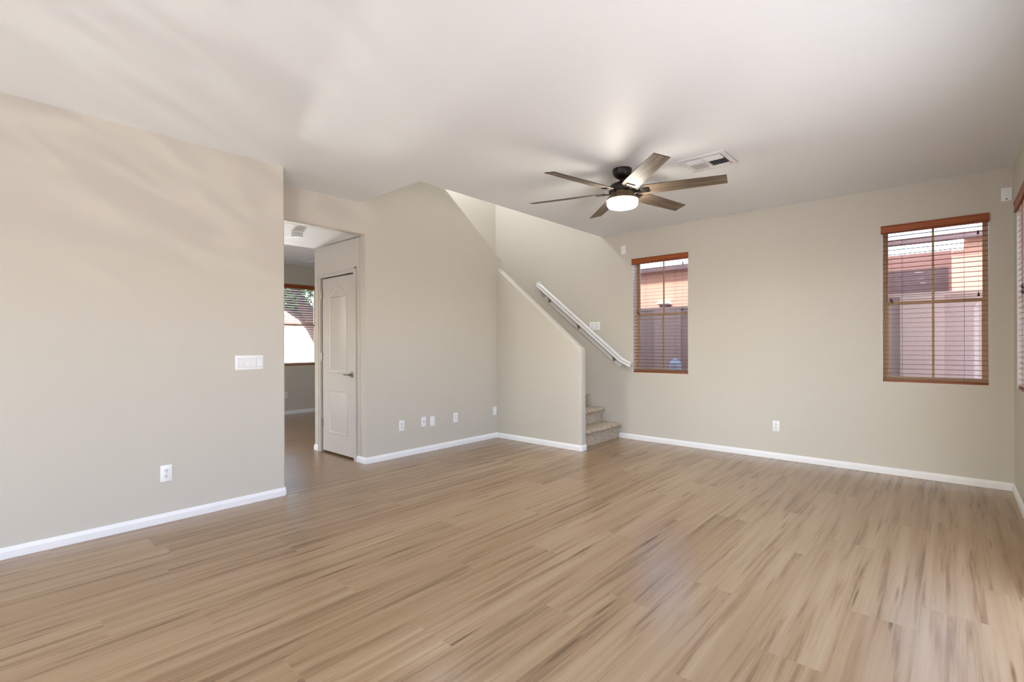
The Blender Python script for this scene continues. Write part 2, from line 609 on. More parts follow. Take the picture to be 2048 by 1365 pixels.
# ------------------------------------------------------------------ dimensions (metres)
XL, XO, YH, YW, XR = -4.154, -4.596, 4.852, 5.921, 0.403
CEIL = 2.743
HALL = 2.42
YL = 1.812          # end of the left wall
YC = 2.846          # hall wall with the closet door
YB = -4.2
XF = -9.02
XS = -5.63          # stairwell far side
ZU = 5.4
W1 = (-3.130, -2.390)
W2 = (-0.487, 0.252)
WZ = (0.884, 2.378)
W3 = (4.30, 5.665)
WF = (2.99, 4.58)

# ------------------------------------------------------------------ floor of separate-looking planks in one mesh
def make_floor():
    pw, pl = 0.236, 1.524
    known = {0: 2.166, -1: 1.868, -2: 1.353, -3: 0.852, -4: 1.908, -6: 0.752, -7: 0.424, -9: 0.77, 3: 3.70, 4: 2.77, 1: 2.57, 2: 1.80}
    x_ref = -1.291
    vs, fs, uvs, euvs, cols = [], [], [], [], []
    y0, y1, x0, x1 = -4.3, 6.0, -9.15, 0.5
    i0 = math.floor((x0-x_ref)/pw)
    i1 = math.ceil((x1-x_ref)/pw)
    rr = random.Random(21)
    for i in range(i0, i1):
        xa, xb = x_ref+i*pw, x_ref+(i+1)*pw
        off = known.get(i, rr.uniform(0, pl))
        k = math.floor((y0-off)/pl)
        while off+k*pl < y1:
            ya, yb = off+k*pl, off+(k+1)*pl
            col = (rr.random(), rr.random(), rr.random(), 1)
            n = len(vs)
            cx0, cx1, cy0, cy1 = max(xa, x0), min(xb, x1), max(ya, y0), min(yb, y1)
            if cx1 > cx0 and cy1 > cy0:
                vs += [(cx0, cy0, 0), (cx1, cy0, 0), (cx1, cy1, 0), (cx0, cy1, 0)]
                fs.append((n, n+1, n+2, n+3))
                for (x, y) in ((cx0, cy0), (cx1, cy0), (cx1, cy1), (cx0, cy1)):
                    uvs.append((x-xa, y-ya))
                    euvs.append(((x-xa)/pw, (y-ya)/pl))
                    cols.append(col)
            k += 1
    me = bpy.data.meshes.new('floor')
    me.from_pydata(vs, [], fs)
    a = me.uv_layers.new(name='plank_uv')
    b = me.uv_layers.new(name='edge_uv')
    c = me.color_attributes.new('plank_rnd', 'FLOAT_COLOR', 'CORNER')
    for j in range(len(uvs)):
        a.data[j].uv = uvs[j]
        b.data[j].uv = euvs[j]
        c.data[j].color = cols[j]
    me.materials.append(M['floor'])
    o = bpy.data.objects.new('floor', me)
    C.objects.link(o)
    struct(o, 'light oak look plank floor running through the room and hall', 'floor')
make_floor()

# ------------------------------------------------------------------ walls
# left wall: flat face, rounded end, short return towards the hall opening
r = 0.02
arc = [(XL-r+r*math.cos(a), YL-r+r*math.sin(a)) for a in [PI/2*k/5 for k in range(6)]]
out = [(XL, YB)]+arc+[(-4.72, YL), (-4.72, YL-0.14), (XL-0.14, YL-0.14), (XL-0.14, YB)]
struct(MB().prism(out, 'z', 0, CEIL).build('wall_left', M['wall'], smooth=True), 'greige wall on the left with a rounded end', 'wall')

# wall with the outlets, its header over the hall and its sloped edge up the stairs
pts = [(1.80, HALL), (YC, HALL), (YC, 0), (4.96, 0), (4.96, 2.40), (4.93, 2.437), (1.98, 4.63), (1.80, 4.63)]
struct(MB().prism(pts, 'x', -4.716, XO).build('wall_stair', M['wall'], bevel=0.018, seg=4), 'greige wall with the row of outlets, sloped top edge', 'wall')

# half wall beside the stairs with sloped top
pts = [(XO-0.03, 0), (-3.238, 0), (-3.238, 1.200), (XO-0.03, 2.300+0.81*0.03)]
struct(MB().prism(pts, 'y', YH, 4.962).build('wall_half', M['wall'], bevel=0.02, seg=4), 'sloped half wall beside the stairs', 'wall')

# window wall
mb = panel_with_holes('y', YW, 6.09, (-9.16, 0.55), (-0.02, 5.6), [(W1[0], W1[1], WZ[0], WZ[1]), (W2[0], W2[1], WZ[0], WZ[1])])
struct(mb.build('wall_back', M['wall']), 'greige wall with two blind-covered windows', 'wall')
# right wall; its door-height holes beside and behind the camera are assumed
mb = panel_with_holes('x', XR, 0.553, (YB-0.15, YW), (-0.02, 2.9), [(W3[0], W3[1], WZ[0], WZ[1]), (0.75, 3.45, 0.0, 2.1), (-3.3, -0.7, 0.0, 2.1)])
struct(mb.build('wall_right', M['wall']), 'greige wall at the right edge with a window', 'wall')
# wall behind the camera with an assumed door opening
mb = panel_with_holes('y', YB-0.15, YB, (XL-0.14, XR), (0, CEIL), [(-4.05, -2.5, 0.0, 2.1)])
struct(mb.build('wall_front', M['wall']), 'wall behind the camera with an assumed wide patio opening', 'wall')
# hall wall with the closet door opening
DX0, DX1, DZ = -5.553, -4.823, 2.044
mb = panel_with_holes('y', YC, YC+0.115, (-5.722, -4.716), (0, HALL), [(DX0, DX1, 0.0, DZ)])
struct(mb.build('wall_hall', M['wall'], bevel=0.012, seg=3), 'hall wall with the closet door', 'wall')
# stairwell wall behind the upper flight, also the side of the far room
struct(MB().box(-5.722, XS, YC+0.115, YW, 0, ZU).box(-5.722, XS, 1.9, YC+0.115, CEIL, ZU).build('wall_stairwell', M['wall']), 'tall pale wall at the far side of the stairwell', 'wall')
struct(MB().box(-3.597, -3.48, 1.78, YW, CEIL+0.12, ZU).build('wall_upper_right', M['wall']))
struct(MB().box(-5.722, -3.48, 1.78, 1.9, CEIL+0.12, ZU).build('wall_upper_front', M['wall']))
# far room
mb = panel_with_holes('x', XF-0.15, XF, (-0.75, YW), (-0.02, 2.9), [(WF[0], WF[1], WZ[0], WZ[1])])
struct(mb.build('wall_far', M['wall']), 'wall of the far room with a window', 'wall')
mb = panel_with_holes('y', -0.75, -0.6, (XF, XL-0.14), (0, CEIL), [(-5.5, -5.1, 1.4, 1.9), (-8.18, -6.62, 0.84, 2.16)])  # unseen holes, assumed for the fill lights
struct(mb.build('wall_entry', M['wall']))
# closet interior back, dark
struct(MB().box(-5.63, -4.716, 3.75, 3.8, 0, 1.9).build('wall_closet', M['black']))

# ------------------------------------------------------------------ ceilings
mb = panel_with_holes('z', CEIL, CEIL+0.12, (-4.60, 0.55), (YB-0.15, YW), [(-4.60, -3.597, 2.785, YW)])
struct(mb.build('ceiling', M['ceil']), 'white textured ceiling', 'ceiling')
struct(MB().box(-5.722, -4.716, -0.6, YC, HALL, HALL+0.1).build('ceiling_hall', M['ceil']), 'lower white ceiling of the hall', 'ceiling')
struct(MB().box(XF, -5.722, -0.75, YW, CEIL, CEIL+0.12).build('ceiling_far', M['ceil']), 'white ceiling of the far room', 'ceiling')
struct(MB().box(-5.722, -3.48, 1.78, YW, ZU, ZU+0.1).build('ceiling_upper', M['ceil']))
struct(MB().box(-9.3, 0.7, -0.9, 6.35, 5.62, 5.8).build('roof', M['roof']))
struct(MB().box(-4.716, -4.30, -0.6, 1.80, CEIL, CEIL+0.12).build('ceiling_entry', M['ceil']))

# ------------------------------------------------------------------ baseboards
def baseboard(name, path, side, label):
    """path along the wall face; side +1: room is to the left of the path direction"""
    prof = [(0, 0), (0.014, 0), (0.014, 0.043), (0.0105, 0.050), (0.0085, 0.060), (0.004, 0.066), (0, 0.066)]
    P = [Vector(p) for p in path]
    frames = []
    for i, p in enumerate(P):
        ds = []
        if i > 0: ds.append((P[i]-P[i-1]).normalized())
        if i < len(P)-1: ds.append((P[i+1]-P[i]).normalized())
        ns = [Vector((-d.y, d.x))*side for d in ds]
        if len(ns) == 1:
            n = ns[0]
        else:
            n = (ns[0]+ns[1])
            n = n/n.dot(ns[0])
        frames.append(((p.x, p.y, 0.0005), (n.x, n.y, 0), (0, 0, 1)))
    struct(MB().sweep(frames, prof).build(name, M['white'], smooth=True, angle=25), label, 'baseboard')

def corner(cx, cy, r, a0, a1, n=4):
    return [(cx+r*math.cos(a0+(a1-a0)*k/n), cy+r*math.sin(a0+(a1-a0)*k/n)) for k in range(n+1)]
baseboard('baseboard_left', [(XL, YB)]+corner(XL-r, YL-r, r, 0, PI/2)+[(-4.58, YL)], -1, 'white baseboard along the left wall')
baseboard('baseboard_stair', [(-4.765, YC)]+corner(XO-r, YC+r, r, -PI/2, 0)+[(XO, YH)]+corner(-3.238-r, YH+r, r, -PI/2, 0)+corner(-3.238-r, 4.962-r, r, 0, PI/2), -1, 'white baseboard along outlet wall and half wall')
baseboard('baseboard_hall', [(-5.722, 3.2)]+corner(-5.722+0.012, YC+0.012, 0.012, PI, 1.5*PI)+[(-5.607, YC)], -1, 'short white baseboard left of the closet door')
baseboard('baseboard_back', [(-3.345, YW), (XR, YW), (XR, 3.5)], -1, 'white baseboard under the windows')
baseboard('baseboard_far', [(XF, -0.6), (XF, YW)], -1, 'white baseboard in the far room')

# ------------------------------------------------------------------ closet door
dr = sempty('door_1', (-5.19, YC, 0), 'white two-panel closet door with arched upper panel in the hall', 'door')
fy = YC+0.012        # face of the slab
sx0, sx1 = DX0+0.010, DX1-0.010
slab = MB().box(sx0, sx1, fy, fy+0.035, 0.022, 2.034)
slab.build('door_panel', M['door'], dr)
def bead(mb, loop, widths, y0):
    n = len(loop)
    def off(d):
        res = []
        for i in range(n):
            a, b, c = Vector(loop[i-1]), Vector(loop[i]), Vector(loop[(i+1) % n])
            d1, d2 = (b-a).normalized(), (c-b).normalized()
            n1, n2 = Vector((-d1.y, d1.x)), Vector((-d2.y, d2.x))
            m = n1+n2
            m = m/max(0.35, m.dot(n1))
            res.append(b+m*d)
        return res
    rings = [(off(d), y) for d, y in widths]
    i0 = len(mb.v)
    for rg, y in rings:
        for p in rg:
            mb.v.append((p.x, y0-y, p.y))
    for j in range(len(rings)-1):
        for k in range(n):
            a, b = i0+j*n+k, i0+j*n+(k+1) % n
            mb.f.append((a, b, b+n, a+n))
    mb.f.append(tuple(i0+(len(rings)-1)*n+k for k in range(n)))
pm = MB()
px0, px1, pc = -5.395, -4.982, -5.1885
W_ = [(0, -0.001), (0.006, 0.006), (0.014, 0.007), (0.022, 0.001), (0.034, 0.001), (0.046, 0.005)]
bead(pm, [(px0, 0.235), (px1, 0.235), (px1, 0.755), (px0, 0.755)], W_, fy)
top = [(px0, 0.93), (px1, 0.93), (px1, 1.835)]
for k in range(0, 21):
    s = k/20
    x = px1+(px0-px1)*s
    t = abs(x-pc)/((px1-px0)/2)
    z = 1.852+0.085*(0.5+0.5*math.cos(PI*min(1, t/0.80)))**0.75 if t < 0.80 else 1.852-0.017*((t-0.80)/0.20)
    if 0 < k < 20:
        top.append((x, z))
top.append((px0, 1.835))
bead(pm, top, W_, fy)
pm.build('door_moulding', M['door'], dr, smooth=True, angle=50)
for z in (1.80, 1.075, 0.30):
    MB().box(DX0+0.001, DX0+0.016, YC-0.004, fy+0.002, z, z+0.09).tube((DX0+0.008, YC-0.004, z-0.003), (DX0+0.008, YC-0.004, z+0.093), 0.006).build('hinge', M['metal'], dr)
hx, hz = -4.893, 0.931
h = MB().tube((hx, fy, hz), (hx, fy-0.012, hz), 0.032, 24).tube((hx, fy-0.012, hz), (hx, fy-0.05, hz), 0.011, 12)
h.sweep([((hx+0.012, fy-0.052, hz), (0, 1, 0), (0, 0, 1)), ((hx-0.03, fy-0.055, hz+0.002), (0, 1, 0), (0, 0, 1)), ((hx-0.075, fy-0.052, hz-0.003), (0, .8, 0), (0, 0, .7)), ((hx-0.108, fy-0.046, hz+0.001), (0, .6, 0), (0, 0, .5))],
        [(0.009*math.cos(a), 0.010*math.sin(a)) for a in [2*PI*k/10 for k in range(10)]])
h.build('door_handle', M['metal'], dr, smooth=True)
# casing and jamb
cw = 0.055
tr = MB()
tr.box(DX0-cw, DX0-0.002, YC-0.013, YC, 0, DZ+cw).box(DX1+0.002, DX1+cw, YC-0.013, YC, 0, DZ+cw).box(DX0-0.002, DX1+0.002, YC-0.013, YC, DZ+0.002, DZ+cw)
tr.box(DX0-0.012, DX0, YC-0.002, YC+0.115, 0, DZ).box(DX1, DX1+0.012, YC-0.002, YC+0.115, 0, DZ).box(DX0-0.012, DX1+0.012, YC-0.002, YC+0.115, DZ, DZ+0.012)
tr.box(DX0-cw, DX0-cw+0.018, YC-0.018, YC-0.012, 0, DZ+cw).box(DX1+cw-0.018, DX1+cw, YC-0.018, YC-0.012, 0, DZ+cw).box(DX0-cw, DX1+cw, YC-0.018, YC-0.012, DZ+cw-0.018, DZ+cw)
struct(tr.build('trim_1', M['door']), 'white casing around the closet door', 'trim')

# ------------------------------------------------------------------ windows
def window(name, axis, c_in, u0, u1, label, slider=False):
    """axis 'y': wall normal along y, glass beyond c_in going +; axis 'x+': beyond +x; 'x-': beyond -x"""
    s = -1 if axis == 'x-' else 1
    a = c_in+s*0.105
    um = (u0+u1)/2
    w = sempty(name, (um, a, WZ[0]) if axis == 'y' else (a, um, WZ[0]), label, 'window')
    def B(mb, ua, ub, da, db, za, zb):
        c0, c1 = sorted((c_in+s*da, c_in+s*db))
        if axis == 'y': mb.box(ua, ub, c0, c1, za, zb)
        else: mb.box(c0, c1, ua, ub, za, zb)
        return mb
    z0, z1 = WZ
    zm = 1.632
    fr = MB()
    fw = 0.022
    B(fr, u0, u0+fw, .100, .155, z0, z1)
    B(fr, u1-fw, u1, .100, .155, z0, z1)
    B(fr, u0+fw, u1-fw, .100, .155, z0, z0+fw)
    B(fr, u0+fw, u1-fw, .100, .155, z1-fw, z1)
    fr.build('window_frame', M['vinyl'], w)
    sw = 0.022
    def sash(za, zb, d0, d1, stile):
        mb = MB()
        a0, a1 = u0+fw, u1-fw
        B(mb, a0, a0+stile, d0, d1, za, zb)
        B(mb, a1-stile, a1, d0, d1, za, zb)
        B(mb, a0+stile, a1-stile, d0, d1, za, za+0.03)
        B(mb, a0+stile, a1-stile, d0, d1, zb-0.03, zb)
        o = mb.build('sash', M['vinyl'], w)
        g = B(MB(), a0+stile, a1-stile, d0+.010, d0+.014, za+.03, zb-.03)
        g.build('pane', M['glass'], o)
        mu = B(MB(), um-.009, um+.009, d0+.003, d0+.0098, za+.03, zb-.03)
        mu.build('muntin', M['vinyl'], o)
    rv = MB()
    B(rv, u0, u0+.002, .001, .100, z0, z1)
    B(rv, u1-.002, u1, .001, .100, z0, z1)
    B(rv, u0+.002, u1-.002, .001, .100, z0, z0+.002)
    B(rv, u0+.002, u1-.002, .001, .100, z1-.002, z1)
    rv.build('reveal', M['white'], w)
    sash(zm-0.005, z1-fw, .125, .148, 0.014)
    sash(z0+fw, zm+0.024, .102, .124, 0.020)
    return w

window('window_1', 'y', YW, W1[0], W1[1], 'tan sash window left of the two on the window wall, nearer the stairs')
window('window_2', 'y', YW, W2[0], W2[1], 'tan sash window right of the two on the window wall')
window('window_3', 'x+', XR, W3[0], W3[1], 'window at the right edge of the photo in the right wall')
window('window_4', 'x-', XF, WF[0], WF[1], 'window in the far room seen past the hall')

# ------------------------------------------------------------------ blinds
def blind(axis, c_in, u0, u1, label, tilt, cords, tassels, tiltcords=(), smat='slat', vmat='valance', group=None):
    s = -1 if axis == 'x-' else 1
    um = (u0+u1)/2
    root = thing('window_blind', label, 'window blind', (um, c_in, WZ[0]) if axis == 'y' else (c_in, um, WZ[0]), group)
    def P(u, d, z):
        return (u, c_in+s*d, z) if axis == 'y' else (c_in+s*d, u, z)
    def B(mb, ua, ub, da, db, za, zb):
        c0, c1 = sorted((c_in+s*da, c_in+s*db))
        if axis == 'y': mb.box(ua, ub, c0, c1, za, zb)
        else: mb.box(c0, c1, ua, ub, za, zb)
        return mb
    z0, z1 = WZ
    va = MB()
    i = 0
    # valance: moulded board with returns at both ends
    prof = [(-0.004, z1-0.074), (-0.015, z1-0.074), (-0.018, z1-0.068), (-0.014, z1-0.060), (-0.014, z1-0.018), (-0.019, z1-0.008), (-0.019, z1+0.002), (-0.004, z1+0.002)]
    n = len(prof)
    base = len(va.v)
    for u in (u0-0.010, u1+0.004):
        for d, z in prof:
            va.v.append(P(u, d, z))
    for k in range(n):
        va.f.append((base+k, base+(k+1) % n, base+n+(k+1) % n, base+n+k))
    va.f.append(tuple(base+k for k in range(n)))
    va.f.append(tuple(base+n+k for k in range(n)))
    va.build('valance', M[vmat], root)
    B(MB(), u0+.003, u1-.003, 0.004, 0.05, z1-0.045, z1-0.002).build('headrail', M[vmat], root)
    sl = MB()
    pitch = 0.0437
    z = z0+0.040
    ct, st = math.cos(tilt), math.sin(tilt)
    slat_z = []
    while z < z1-0.055:
        hw, th = 0.025, 0.0014
        dc = 0.030
        pa = [(dc-hw*ct, z-hw*st), (dc+hw*ct, z+hw*st)]
        b0 = len(sl.v)
        for u in (u0+.004, u1-.004):
            for (d, zz) in pa:
                for e in (-th, th):
                    sl.v.append(P(u, d-e*st, zz+e*ct))
        q = b0
        sl.f += [(q, q+1, q+3, q+2), (q+4, q+6, q+7, q+5), (q, q+4, q+5, q+1), (q+2, q+3, q+7, q+6), (q, q+2, q+6, q+4), (q+1, q+5, q+7, q+3)]
        slat_z.append(z)
        z += pitch
    sl.build('slats', M[smat], root)
    B(MB(), u0+.003, u1-.003, 0.006, 0.054, z0+0.002, z0+0.020).build('bottom_rail', M[vmat], root, bevel=0.003)
    for u in cords:
        lc = MB()
        for d in (0.0035, 0.0565):
            lc.tube(P(u, d, z0+0.01), P(u, d, z1-0.04), 0.0008, 6)
        for zz in slat_z:
            lc.tube(P(u, 0.0035, zz-0.025*st-0.002), P(u, 0.0565, zz+0.025*st-0.002), 0.0006, 5)
        lc.build('ladder_cord', M['cord'], root)
    for u, zt in tassels:
        c = MB().tube(P(u, -0.003, zt+0.03), P(u, -0.003, z1-0.05), 0.0008, 6)
        o = c.build('pull_cord', M['cord'], root)
        p = P(u, -0.003, zt)
        MB().lathe([(0.007, zt-0.004), (0.0085, zt), (0.0075, zt+0.012), (0.004, zt+0.024), (0.003, zt+0.034)], p[0], p[1], 12).build('tassel', M['tassel'], o, smooth=True)
    return root

blind('y', YW, W1[0], W1[1], 'brown wooden blind on the window nearer the stairs, slats open', math.radians(8),
      (-2.96, -2.56), [(-2.452, 2.244), (-2.458, 1.672), (-3.055, 1.665), (-3.045, 1.635)], group=None)
blind('y', YW, W2[0], W2[1], 'brown wooden blind on the wider-looking window at right, slats open flat', math.radians(1.5),
      (-0.339, 0.095), [(0.184, 2.209), (0.187, 1.667), (-0.423, 1.655), (-0.411, 1.640)], group=None)
blind('x+', XR, W3[0], W3[1], 'blind cut off by the right edge of the photo', math.radians(14),
      (5.33, 4.98, 4.63), [(5.215, 1.66), (5.21, 1.62)], smat='slat_sunlit', vmat='valance_y', group=None)
blind('x-', XF, WF[0], WF[1], 'wooden blind on the far room window, seen through the hall', math.radians(-3),
      (4.13, 3.35), [], smat='slat_far', vmat='valance_y', group=None)

# ------------------------------------------------------------------ wall plates, outlets and switches
def plate_root(name, label, cat, axis, c, u, z, group=None):
    loc = (c, u, z) if axis[0] == 'x' else (u, c, z)
    return thing(name, label, cat, loc, group)

class Face:
    """local frame of a wall: u along the wall, d out of the wall into the room, z up"""
    def __init__(s, axis, c):
        s.axis, s.c = axis, c
    def P(s, u, d, z):
        return {'x': (s.c+d, u, z), 'x-': (s.c-d, u, z), 'y': (u, s.c-d, z)}[s.axis]
    def box(s, mb, ua, ub, d0, d1, za, zb):
        a, b = s.P(ua, d0, za), s.P(ub, d1, zb)
        lo = [min(a[i], b[i]) for i in range(3)]
        hi = [max(a[i], b[i]) for i in range(3)]
        return mb.box(lo[0], hi[0], lo[1], hi[1], lo[2], hi[2])

def cover(f, root, u, z, w=0.07, h=0.115):
    return f.box(MB(), u-w/2, u+w/2, 0.0002, 0.0062, z-h/2, z+h/2).build('cover_plate', M['plastic'], root, bevel=0.0025, seg=2)

def outlet(axis, c, u, z, label, group=None):
    f = Face(axis, c)
    root = plate_root('electrical_outlet', label, 'outlet', axis, c, u, z, group)
    cover(f, root, u, z)
    for dz in (0.0195, -0.0195):
        rc = MB()
        pts = [(u+0.0165*math.cos(a)*1.0, z+dz+0.0145*max(-0.86, min(0.86, math.sin(a)))) for a in [2*PI*k/20 for k in range(20)]]
        i = len(rc.v)
        for d in (0.006, 0.0085):
            for (pu, pz) in pts:
                rc.v.append(f.P(pu, d, pz))
        nn = len(pts)
        for k in range(nn):
            rc.f.append((k, (k+1) % nn, nn+(k+1) % nn, nn+k))
        rc.f.append(tuple(range(nn, 2*nn)))
        o = rc.build('receptacle', M['plastic2'], root)
        sm = MB()
        f.box(sm, u-0.0078, u-0.0052, 0.0084, 0.0089, z+dz-0.001, z+dz+0.0085)
        f.box(sm, u+0.0052, u+0.0078, 0.0084, 0.0089, z+dz-0.001, z+dz+0.0075)
        sm.tube(f.P(u, 0.0084, z+dz-0.0075), f.P(u, 0.0089, z+dz-0.0075), 0.0032, 10)
        sm.build('slots', M['slot'], o)
    MB().tube(f.P(u, 0.006, z), f.P(u, 0.0075, z), 0.003, 10).build('screw', M['metal'], root)

def blank(axis, c, u, z, label, name='wall_plate', jack=None, group=None):
    f = Face(axis, c)
    root = plate_root(name, label, 'wall plate', axis, c, u, z, group)
    cover(f, root, u, z, 0.068, 0.113)
    for dz in (0.042, -0.042):
        MB().tube(f.P(u, 0.006, z+dz), f.P(u, 0.0072, z+dz), 0.003, 10).build('screw', M['plastic2'], root)
    if jack:
        MB().tube(f.P(u, 0.006, z+jack), f.P(u, 0.014, z+jack), 0.0055, 12).build('jack', M['slot'], root)

def switches(axis, c, u, z, gangs, label, width):
    f = Face(axis, c)
    root = plate_root('light_switch', label, 'light switch', axis, c, u, z)
    cover(f, root, u, z, width, 0.113)
    gp = 0.046
    for k in range(gangs):
        uu = u+(k-(gangs-1)/2)*gp
        # recess line
        o = MB()
        za, zb = z-0.033, z+0.033
        pts = [(0.0058, za), (0.0085 if k % 2 == 0 else 0.0115, za), (0.0095, (za+zb)/2), (0.0115 if k % 2 == 0 else 0.0085, zb), (0.0058, zb)]
        for uo in (uu-0.0165, uu+0.0165):
            for d, zz in pts:
                o.v.append(f.P(uo, d, zz))
        n = len(pts)
        for q in range(n):
            o.f.append((q, (q+1) % n, n+(q+1) % n, n+q))
        o.f += [tuple(range(n)), tuple(range(n, 2*n))]
        rk = o.build('rocker', M['plastic2'], root)
        e = MB()
        for (a, b, cc, dd) in ((uu-.0185, uu-.0168, z-.035, z+.035), (uu+.0168, uu+.0185, z-.035, z+.035), (uu-.0185, uu+.0185, z-.0352, z-.0335), (uu-.0185, uu+.0185, z+.0335, z+.0352)):
            f.box(e, a, b, 0.006, 0.0066, cc, dd)
        e.build('rocker_gap', M['slotsoft'], rk)
M['slotsoft'] = plain('grey_gap', lin(176, 176, 178), 0.6)

outlet('x', XL, 0.973, 0.348, 'white outlet low on the left wall')
switches('x', XL, 1.529, 1.117, 4, 'four-gang white rocker switch on the left wall', 0.208)
outlet('x', XO, 3.293, 0.350, 'white outlet nearest the hall, leftmost on the middle wall')
blank('x', XO, 3.600, 0.358, 'white cable plate with a dark centre jack on the middle wall', 'cable_plate', jack=0.002)
blank('x', XO, 3.733, 0.349, 'blank white plate just right of the cable plate on the middle wall')
outlet('x', XO, 4.099, 0.352, 'white outlet right of the blank plate on the middle wall')
blank('x', XO, 4.806, 0.363, 'blank white plate in the corner beside the half wall')
outlet('y', YW, -1.419, 0.357, 'white outlet low between the two windows')
blank('y', YW, -3.266, 2.520, 'small white plate up left of the window nearer the stairs')
blank('y', YW, 0.361, 2.517, 'white plate high in the right corner above the window top', jack=-0.040)
switches('y', YW, -3.716, 1.514, 3, 'white rocker switch plate above the stair handrail', 0.168)
outlet('x', XF, 3.945, 0.355, 'white outlet under the far room window')

# ------------------------------------------------------------------ stairs
st_root = thing('staircase', 'carpeted beige staircase rising left behind the sloped half wall', 'stairs', (-3.9, 5.44, 0))
def step_mesh(prof_fn, a0, a1, axis, nseg=26):
    mb = MB()
    prof = prof_fn
    n = len(prof)
    rj = random.Random(int(abs(prof[0][0])*1000)+3)
    for i in range(nseg+1):
        c = a0+(a1-a0)*i/nseg
        for (p, z) in prof:
            j = rj.uniform(-0.0025, 0.0025)
            k = rj.uniform(-0.0025, 0.0025)
            mb.v.append((p+j, c, z+k) if axis == 'y' else (c, p+j, z+k))
    for i in range(nseg):
        for k in range(n):
            a, b = i*n+k, i*n+(k+1) % n
            mb.f.append((a, b, b+n, a+n))
    mb.f.append(tuple(range(n)))
    mb.f.append(tuple(range(nseg*n, (nseg+1)*n)))
    return mb
def step_prof(xr, z0, z1, back, sgn=1):
    """riser at xr, tread top z1, nose protrudes; sgn direction the nose points"""
    p = [(xr, z0)]
    for k in range(1, 8):
        p.append((xr+sgn*0.001, z0+(z1-0.05-z0)*k/7))
    for k in range(0, 9):
        a = -PI/2+PI*k/8
        p.append((xr+sgn*(0.012+0.026*math.cos(a)), z1-0.026+0.026*math.sin(a)))
    for k in range(1, 9):
        p.append((xr+(back-xr)*k/8, z1))
    p.append((back, z0))
    return p
for k in range(6):
    xr = -3.335-0.2545*k
    z1 = 0.2+0.19*k
    back = xr-0.26 if k < 5 else XS+0.004
    z0 = 0.002 if k == 0 else z1-0.19
    step_mesh(step_prof(xr, z0, z1, back), 4.963, YW-0.001, 'y').build('carpet_step', M['carpet'], st_root, smooth=True, angle=60)
for k in range(9):
    yr = 4.93-0.2545*k
    z1 = 1.34+0.19*k
    mbs = step_mesh(step_prof(yr, z1-0.19, z1, yr-0.26, 1), XS+0.004, -4.717, 'x')
    mbs.build('carpet_step', M['carpet'], st_root, smooth=True, angle=60)

# ------------------------------------------------------------------ handrail
hr = thing('handrail', 'white sloping handrail on the wall above the stairs', 'handrail', (-3.97, YW-0.03, 1.5))
yr = YW-0.062
top_, bot_, end_ = Vector((-4.672, yr, 2.162)), Vector((-3.268, yr, 1.046)), Vector((-3.128, yr, 0.985))
sec = []
for (a, b) in ((-.019, -.028), (.019, -.028), (.021, -.020), (.014, -.006), (.014, .000), (.026, .008), (.027, .020), (.020, .029), (-.020, .029), (-.027, .020), (-.026, .008), (-.014, .000), (-.014, -.006), (-.021, -.020)):
    sec.append((a*1.12, b*1.16))
d1 = (bot_-top_).normalized()
n1 = Vector((0, 1, 0)).cross(d1)*-1
if n1.z < 0: n1 = -n1
d2 = (end_-bot_).normalized()
n2 = Vector((0, 1, 0)).cross(d2)
if n2.z < 0: n2 = -n2
nm = (n1+n2).normalized()
Y = (0, 1, 0)
upn = Vector((-1, 0, 0.15)).normalized()
rail = MB()
rail.sweep([(top_+Vector((0, 0, 0)), Y, (n1+Vector((0.55, 0, 0.1))).normalized()*1.06), (bot_, Y, nm*1.02), (end_, Y, n2)], sec)
rail.build('rail', M['white'], hr, smooth=True, angle=30)
# short upright end that turns the top of the rail
MB().sweep([(top_+Vector((-0.002, 0, -0.006)), Y, Vector((1, 0, 0))), (top_+Vector((0.008, 0, 0.045)), Y, Vector((1, 0, 0.1)))], [(a, b*0.9) for a, b in sec]).build('rail_end', M['white'], hr, smooth=True, angle=30)
ba, bb_ = Vector((-4.585, YW-0.010, 1.985)), Vector((-3.295, YW-0.010, 0.972))
db = (bb_-ba).normalized()
nb = Vector((-db.z, 0, db.x))
if nb.z < 0: nb = -nb
bmesh_board = MB()
pp = [ba-nb*0.035, bb_-nb*0.035, bb_+nb*0.050+db*-0.0, ba+nb*0.050+db*0.03]
bmesh_board.prism([(p.x, p.z) for p in pp], 'y', YW-0.019, YW-0.0003)
bmesh_board.build('backing_board', M['white'], hr)
for px in (-4.49, -3.972, -3.399):
    s_ = (px-top_.x)/(bot_.x-top_.x)
    pc_ = top_+(bot_-top_)*s_
    zb = ba.z+(bb_.z-ba.z)*((px-ba.x)/(bb_.x-ba.x))
    bk = MB().tube((px, YW-0.020, zb+0.0), (px, YW-0.026, zb+0.0), 0.026, 16)
    bk.tube((px, YW-0.026, zb), (px, yr, pc_.z-0.055), 0.007, 10)
    bk.tube((px, yr, pc_.z-0.055), (px, yr, pc_.z-0.030), 0.007, 10)
    bk.build('bracket', M['metal'], hr, smooth=True)

